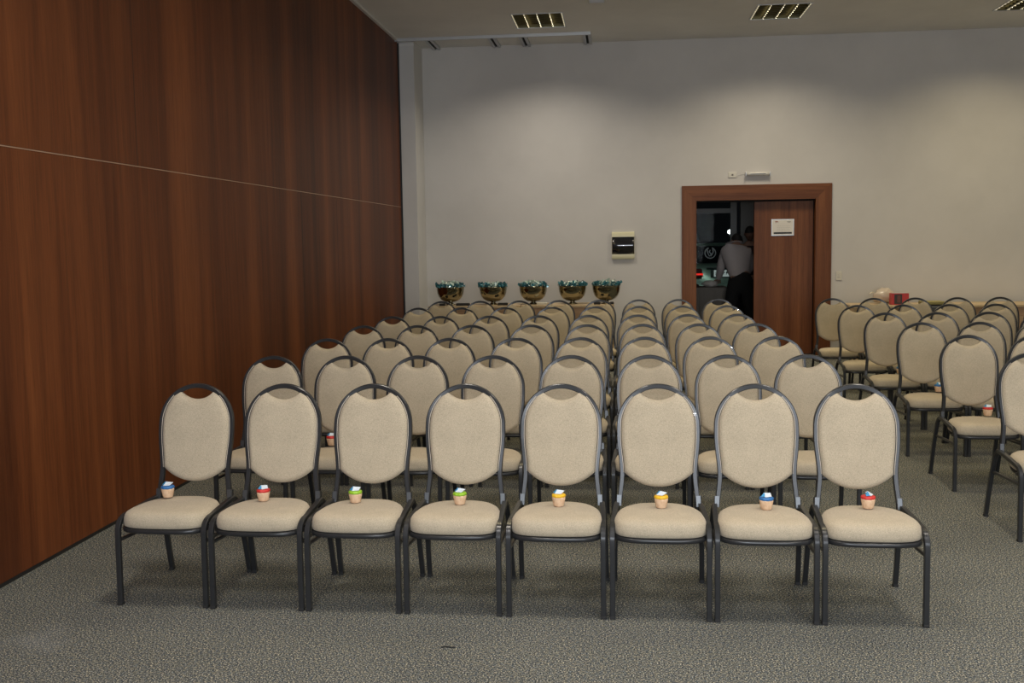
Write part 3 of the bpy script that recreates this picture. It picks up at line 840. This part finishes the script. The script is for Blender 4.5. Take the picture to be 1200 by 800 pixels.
# ------------------------------------------------------------------ people in the lobby
def skin(name, verts, edges, radii, mt, parent, sub=2):
    me = bpy.data.meshes.new(name); me.from_pydata(verts, edges, []); o = bpy.data.objects.new(name, me); COL.objects.link(o)
    o.parent = parent; sk = o.modifiers.new('skin', 'SKIN'); sk.use_smooth_shade = True
    for i, d in enumerate(me.skin_vertices[0].data):
        rr_ = radii[i]; d.radius = rr_ if isinstance(rr_, tuple) else (rr_, rr_); d.use_root = (i == 0)
    s = o.modifiers.new('sub', 'SUBSURF'); s.levels = sub; s.render_levels = sub
    me.materials.append(mt); return o
skinm = mat('skin_tone', (.30, .17, .115), .6); shirt = mat('light_shirt', (.50, .45, .44), .85); blackc = mat('black_trousers', (.008, .008, .009), .9)
hair = mat('dark_hair', (.012, .010, .009), .7); darkshirt = mat('dark_clothes', (.03, .022, .022), .9); shoe = mat('black_shoe', (.01, .01, .01), .4)
def head(parent, c, tilt, mt, yaw=0):
    h = MB(); bm = bmesh.new(); bmesh.ops.create_uvsphere(bm, u_segments=20, v_segments=14, radius=1)
    for q in bm.verts:
        x, y, z = q.co; jaw = 1 - .22 * max(0, -z)
        q.co = Vector((x * .076 * jaw, y * .095 * jaw - (.010 if z < 0 and y < 0 else 0), z * .115))
    h.bm(bm, True)
    h.sweep([(0, -.085, .018), (0, -.102, -.006), (0, -.112, -.026), (0, -.095, -.034)], circ(.011, 8), up=(1, 0, 0))
    for s in (-1, 1): h.lathe([(.004, -.022), (.012, -.012), (.014, .008), (.006, .024)], (s * .080, .008, -.005), 10)
    h.sweep([(-.024, -.086, -.062), (0, -.094, -.060), (.024, -.086, -.062)], circ(.005, 6))
    o = h.build('head', mt, parent); o.location = c; o.rotation_euler = (tilt, 0, yaw)
    hm = MB(); bm = bmesh.new(); bmesh.ops.create_uvsphere(bm, u_segments=20, v_segments=14, radius=1)
    for q in list(bm.verts):
        if q.co.z < .05 and q.co.y < .2 or q.co.z < -.45: bm.verts.remove(q)
    for q in bm.verts: q.co = Vector((q.co.x * .084, q.co.y * .104 + .004, q.co.z * .124))
    hm.bm(bm, True); hm.build('hair', hair, o)
    for s in (-1, 1):
        MB().lathe([(.002, -.005), (.008, 0), (.002, .005)], (s * .030, -.086, .015), 8).build('eye', blackc, o)
    return o
def hand(base, fwd, side, mt, parent, flip=1):
    V = [Vector(base), Vector(base) + fwd * .045, Vector(base) + fwd * .085]; E_ = [(0, 1), (1, 2)]; R_ = [(.022, .016), (.034, .014), (.036, .013)]
    for k, (off, ln) in enumerate(((-.030, .060), (-.010, .072), (.010, .068), (.029, .052))):
        b = V[1] + side * off + fwd * .035; i = len(V); dn = Vector((0, 0, -1))
        V += [b, b + fwd * ln * .5, b + fwd * ln * .85 + dn * .018, b + fwd * ln + dn * .04]; E_ += [(1, i), (i, i + 1), (i + 1, i + 2), (i + 2, i + 3)]; R_ += [.011, .009, .0085, .0075]
    i = len(V); b = V[0] + fwd * .02 - side * flip * .030; V += [b, b + fwd * .03 - side * flip * .025, b + fwd * .055 - side * flip * .032]; E_ += [(0, i), (i, i + 1), (i + 1, i + 2)]; R_ += [.012, .010, .008]
    return skin('hand', [tuple(q) for q in V], E_, R_, mt, parent, 1)
# person 1: back to us, bending over the table, legs apart
P1 = empty('person', (1.76, 15.72, 0)); 
body_v = [(.02, 0, .98), (-.01, .06, 1.12), (-.02, .15, 1.28), (-.03, .24, 1.42), (-.03, .31, 1.49), (-.03, .36, 1.545),
          (-.20, .24, 1.38), (-.25, .30, 1.14), (-.27, .46, .965), (.14, .24, 1.39), (.20, .32, 1.16), (.12, .48, .99),
          (-.08, .02, .92), (-.145, -.02, .52), (-.20, -.04, .10), (.11, .0, .92), (.16, -.02, .50), (.20, -.05, .10)]
body_e = [(0, 1), (1, 2), (2, 3), (3, 4), (4, 5), (3, 6), (6, 7), (7, 8), (3, 9), (9, 10), (10, 11), (0, 12), (12, 13), (13, 14), (0, 15), (15, 16), (16, 17)]
body_r = [(.125, .10), (.135, .10), (.145, .11), (.145, .11), (.075, .07), (.052, .052), .075, .052, .036, .075, .052, .036, (.10, .10), .068, .045, (.10, .10), .068, .045]
skin('body', body_v, body_e, body_r, skinm, P1)
sh_v = [(.01, .02, .93)] + body_v[1:5] + body_v[6:12]; sh_e = [(0, 1), (1, 2), (2, 3), (3, 4), (2, 5), (5, 6), (6, 7), (2, 8), (8, 9), (9, 10)]
skin('shirt', sh_v, sh_e, [(.178, .135), (.178, .14), (.192, .148), (.185, .135), (.082, .078), .092, .068, .045, .092, .068, .045], shirt, P1)
tv = [(.012, .02, 1.0), (-.075, .02, .86), (-.145, -.02, .52), (-.20, -.04, .07), (.100, .0, .86), (.16, -.02, .50), (.20, -.05, .07), (.01, .05, 1.12)]
skin('trousers', tv, [(0, 1), (1, 2), (2, 3), (0, 4), (4, 5), (5, 6), (0, 7)], [(.175, .14), (.125, .13), .098, .078, (.125, .13), .098, .078, (.15, .12)], blackc, P1)
for x, y in ((-.20, .0), (.20, -.01)):
    a = MB(); bm = bmesh.new(); bmesh.ops.create_icosphere(bm, subdivisions=2, radius=1)
    for q in bm.verts: q.co = Vector((x + q.co.x * .048, y + q.co.y * .13, max(0.001, .04 + q.co.z * .045)))
    a.bm(bm, True); a.build('shoe', shoe, P1)
head(P1, (.0, .42, 1.54), math.radians(35), skinm, PI + .2)
hand((-.27, .47, .96), Vector((.1, .95, -.2)).normalized(), Vector((1, -.1, 0)), skinm, P1)
hand((.12, .49, .985), Vector((-.1, .95, -.2)).normalized(), Vector((1, .1, 0)), skinm, P1, -1)
tag(P1, 'person in light shirt and black trousers bending over the lobby table, back turned', 'person')
# person 2: standing beyond, mostly hidden by the sliding door
P2 = empty('person', (2.02, 16.72, 0))
bv = [(0, 0, .95), (0, -.01, 1.12), (0, -.01, 1.30), (0, 0, 1.42), (0, -.01, 1.50), (0, -.02, 1.56), (-.18, 0, 1.39), (-.22, .0, 1.12), (-.20, -.16, .96), (.18, 0, 1.39), (.22, 0, 1.12), (.20, -.16, .98),
      (-.09, 0, .90), (-.10, 0, .5), (-.11, .02, .09), (.09, 0, .90), (.10, 0, .5), (.11, .02, .09)]
skin('body', bv, body_e, body_r, skinm, P2)
skin('shirt', bv[:4] + [bv[4]] + bv[6:12], sh_e, [(.165, .125), (.175, .135), (.185, .14), (.175, .125), (.07, .065), .09, .066, .044, .09, .066, .044], darkshirt, P2)
skin('trousers', [(0, 0, .96), (-.09, 0, .88), (-.10, 0, .5), (-.11, .02, .07), (.09, 0, .88), (.10, 0, .5), (.11, .02, .07)], [(0, 1), (1, 2), (2, 3), (0, 4), (4, 5), (5, 6)], [(.17, .13), (.11, .11), .085, .068, (.11, .11), .085, .068], blackc, P2)
for x in (-.11, .11):
    a = MB(); bm = bmesh.new(); bmesh.ops.create_icosphere(bm, subdivisions=2, radius=1)
    for q in bm.verts: q.co = Vector((x + q.co.x * .048, -.03 + q.co.y * .13, max(0.001, .04 + q.co.z * .045)))
    a.bm(bm, True); a.build('shoe', shoe, P2)
head(P2, (0, -.03, 1.65), .15, mat('skin_tone_dark', (.20, .105, .07), .6), -.3)
hand((-.20, -.17, .955), Vector((.2, -.95, -.1)).normalized(), Vector((1, .2, 0)), skinm, P2)
hand((.20, -.17, .975), Vector((-.2, -.95, -.1)).normalized(), Vector((1, -.2, 0)), skinm, P2, -1)
tag(P2, 'person in dark clothes standing behind the bending person, half hidden by the door', 'person')

# ------------------------------------------------------------------ outside: car park
struct(MB().box(-12, 16, LY + .11, 45, -.15, -.02), 'ground', mat('asphalt', (.045, .045, .047), .9))
# parked car, rear towards us (rear bumper at y = 20.6)
car = empty('parked_car', (2.02, 20.75, -.02))
paint = mat('green_silver_paint', (.30, .40, .35), .3, .5, coat=.8)
sec = [(0.0, .80, [(.30, .78), (.42, .84), (.60, .86), (.80, .85), (.98, .82), (1.05, .74)]),]
# body as lofted cross sections along y: (y, halfwidth, z_bottom, z_top)
def loft(rows, mt, name, parent):
    a = MB(); vs = []; K = None
    for (y, prof) in rows:
        full = [(x, z) for x, z in prof] + [(-x, z) for x, z in prof[::-1]]
        K = len(full); vs += [(x, y, z) for x, z in full]
    fs = [(i * K + q, i * K + (q + 1) % K, (i + 1) * K + (q + 1) % K, (i + 1) * K + q) for i in range(len(rows) - 1) for q in range(K)]
    fs += [list(range(K)), [(len(rows) - 1) * K + q for q in range(K)]]
    a.add(vs, fs, True); return a.build(name, mt, parent)
rowsb = []
for (y, hw, zb, zt) in ((0, .74, .34, 1.02), (.06, .80, .28, 1.09), (.25, .84, .22, 1.12), (.7, .86, .20, 1.10), (1.8, .87, .20, .98), (3.0, .87, .20, .96), (3.8, .84, .22, .88), (4.15, .74, .30, .74)):
    rowsb.append((y, [(0, zb), (hw * .8, zb), (hw * .97, zb + .10), (hw, zb + .3), (hw * .99, zt - .25), (hw * .93, zt - .05), (hw * .82, zt), (0, zt + .012)]))
bd = loft(rowsb, paint, 'car_body', car)
rc = []
for (y, hw, zt) in ((.30, .66, 1.13), (.62, .61, 1.38), (1.0, .58, 1.49), (1.9, .57, 1.50), (2.5, .60, 1.36), (3.05, .66, 1.02)):
    rc.append((y, [(0, .95), (hw + .1, .95), (hw + .04, 1.0 + (zt - 1) * .5), (hw, zt - .05), (hw - .08, zt), (0, zt + .02)]))
loft(rc, mat('car_window', (.006, .007, .008), .05, coat=1), 'car_cabin_glass', car)
rr2 = [(y, [(0, zt + .012), (hw * .9, zt - .01), (hw, zt - .05), (hw - .02, zt - .06), (hw * .85, zt - .02), (0, zt - .0)]) for (y, hw, zt) in ((.98, .60, 1.50), (1.4, .60, 1.515), (1.9, .59, 1.512), (2.3, .60, 1.44))]
loft(rr2, paint, 'car_roof', car)
redl = mat('tail_light', (.45, .01, .01), .2, emit=(1, .03, .02), estr=.9, coat=1)
redd = mat('tail_light_dark', (.09, .008, .008), .2, coat=1)
for s in (-1, 1):
    MB().box(s * .60 - .175, s * .60 + .175, -.045, .10, .84, 1.03, .03).build('tail_light', redd, car)
    MB().box(s * .58 - .17, s * .58 + .17, -.052, -.0455, .90, .935, .003).build('light_strip', redl, car)
MB().box(-.26, .26, -.03, .03, .855, 1.005, .01).build('plate_recess', mat('car_dark_trim', (.06, .08, .07), .4), car)  # dark green panel behind the plate
plate = MB().box(-.20, .20, -.040, -.0305, .865, .995, .004).build('license_plate', mat('plate_white_glow', (.75, .76, .76), .5, emit=(.9, 1, 1), estr=.22), car)  # plate glows faintly in place of light falling on it
a = MB(); rp = random.Random(2)
for k in range(7):
    x = -.17 + k * .051
    a.box(x, x + .007, -.0425, -.0405, .900, .960); a.box(x + .004, x + .028, -.0425, -.0405, .895 + rp.choice((0, .03, .058)), .907 + rp.choice((.0, .03, .058)) + .001)
a.build('plate_marks', M['black'], plate)
MB().box(-.34, .34, -.045, -.01, 1.03, 1.048, .004).build('trunk_trim', M['sleeve'], car)
MB().box(-.80, .80, -.085, .02, .50, .72, .03).build('bumper', paint, car)
MB().box(-.60, .60, -.09, -.04, .36, .47, .02).build('bumper_insert', M['black'], car)
for s in (-1, 1):
    for y in (.75, 3.3):
        a = MB(); a.sweep([(s * .72, y, .31), (s * .885, y, .31)], circ(.31, 28), up=(0, 0, 1)); wq = a.build('wheel', M['rubber'], car)
        a = MB(); a.sweep([(s * .8855, y, .31), (s * .892, y, .31)], circ(.19, 20), up=(0, 0, 1)); a.build('hubcap', M['alu'], wq)
tag(car, 'pale green car parked outside the lobby window, rear lights toward us', 'car')
# lamp over the car park
sl = empty('street_lamp', (3.30, 30.5, -.02))
MB().lathe([(.09, 0), (.09, .2), (.05, .25), (.04, 2.0), (.02, 2.2)], n=12).build('pole', M['metal'], sl)
bm = bmesh.new(); bmesh.ops.create_icosphere(bm, subdivisions=2, radius=.06, matrix=Matrix.Translation((0, 0, 2.23)))
a = MB(); a.bm(bm, True); a.build('globe', mat('lamp_globe', (1, 1, 1), .3, emit=(.9, .97, 1), estr=14), sl)
sl.location = (3.125, 30.5, -.45)
tag(sl, 'bright white lamp globe on a post beyond the parked car', 'street lamp')
# bare tree
tr_ = empty('bare_tree', (1.9, 26.0, -.02)); bark = mat('tree_bark', (.06, .055, .045), .9); a = MB()
rt_ = random.Random(4)
def branch(p, d, ln, r, dep):
    q = p + d * ln; a.sweep([p, (p + q) / 2 + Vector((rt_.uniform(-.05, .05),) * 3), q], circ(1, 6), scales=[r, r * .85, r * .7], up=(.3, 1, .2))
    if dep:
        for k in range(3):
            dd = (d + Vector((rt_.uniform(-.8, .8), rt_.uniform(-.8, .8), rt_.uniform(-.1, .6)))).normalized(); branch(q, dd, ln * .72, r * .6, dep - 1)
branch(Vector((0, 0, 0)), Vector((0.05, 0, 1)), 1.3, .13, 4)
a.build('trunk', bark, tr_); tag(tr_, 'dark leafless tree outside beyond the parked car', 'tree')
# added unseen lamp above the storefront, put in to light the car
fx = empty('added_car_lamp', (1.2, 18.3, 2.75)); MB().lathe([(.09, .08), (.11, .0), (.10, -.02), (.02, -.025)], n=20).build('lamp_shade', M['alu'], fx)
MB().box(-.03, .03, -.749, .03, .08, .12).build('bracket', M['alu'], fx)
tag(fx, 'added lamp lighting the parked car, outside the doorway view', 'lamp')
area('car_fill_light', (1.2, 18.3, 2.70), .16, 6, (.85, 1, .92), rot=(math.radians(52), 0, 0), spread=120)
area('lobby_light', (1.4, 15.6, 2.88), .5, 1.4, (1, .92, .85))
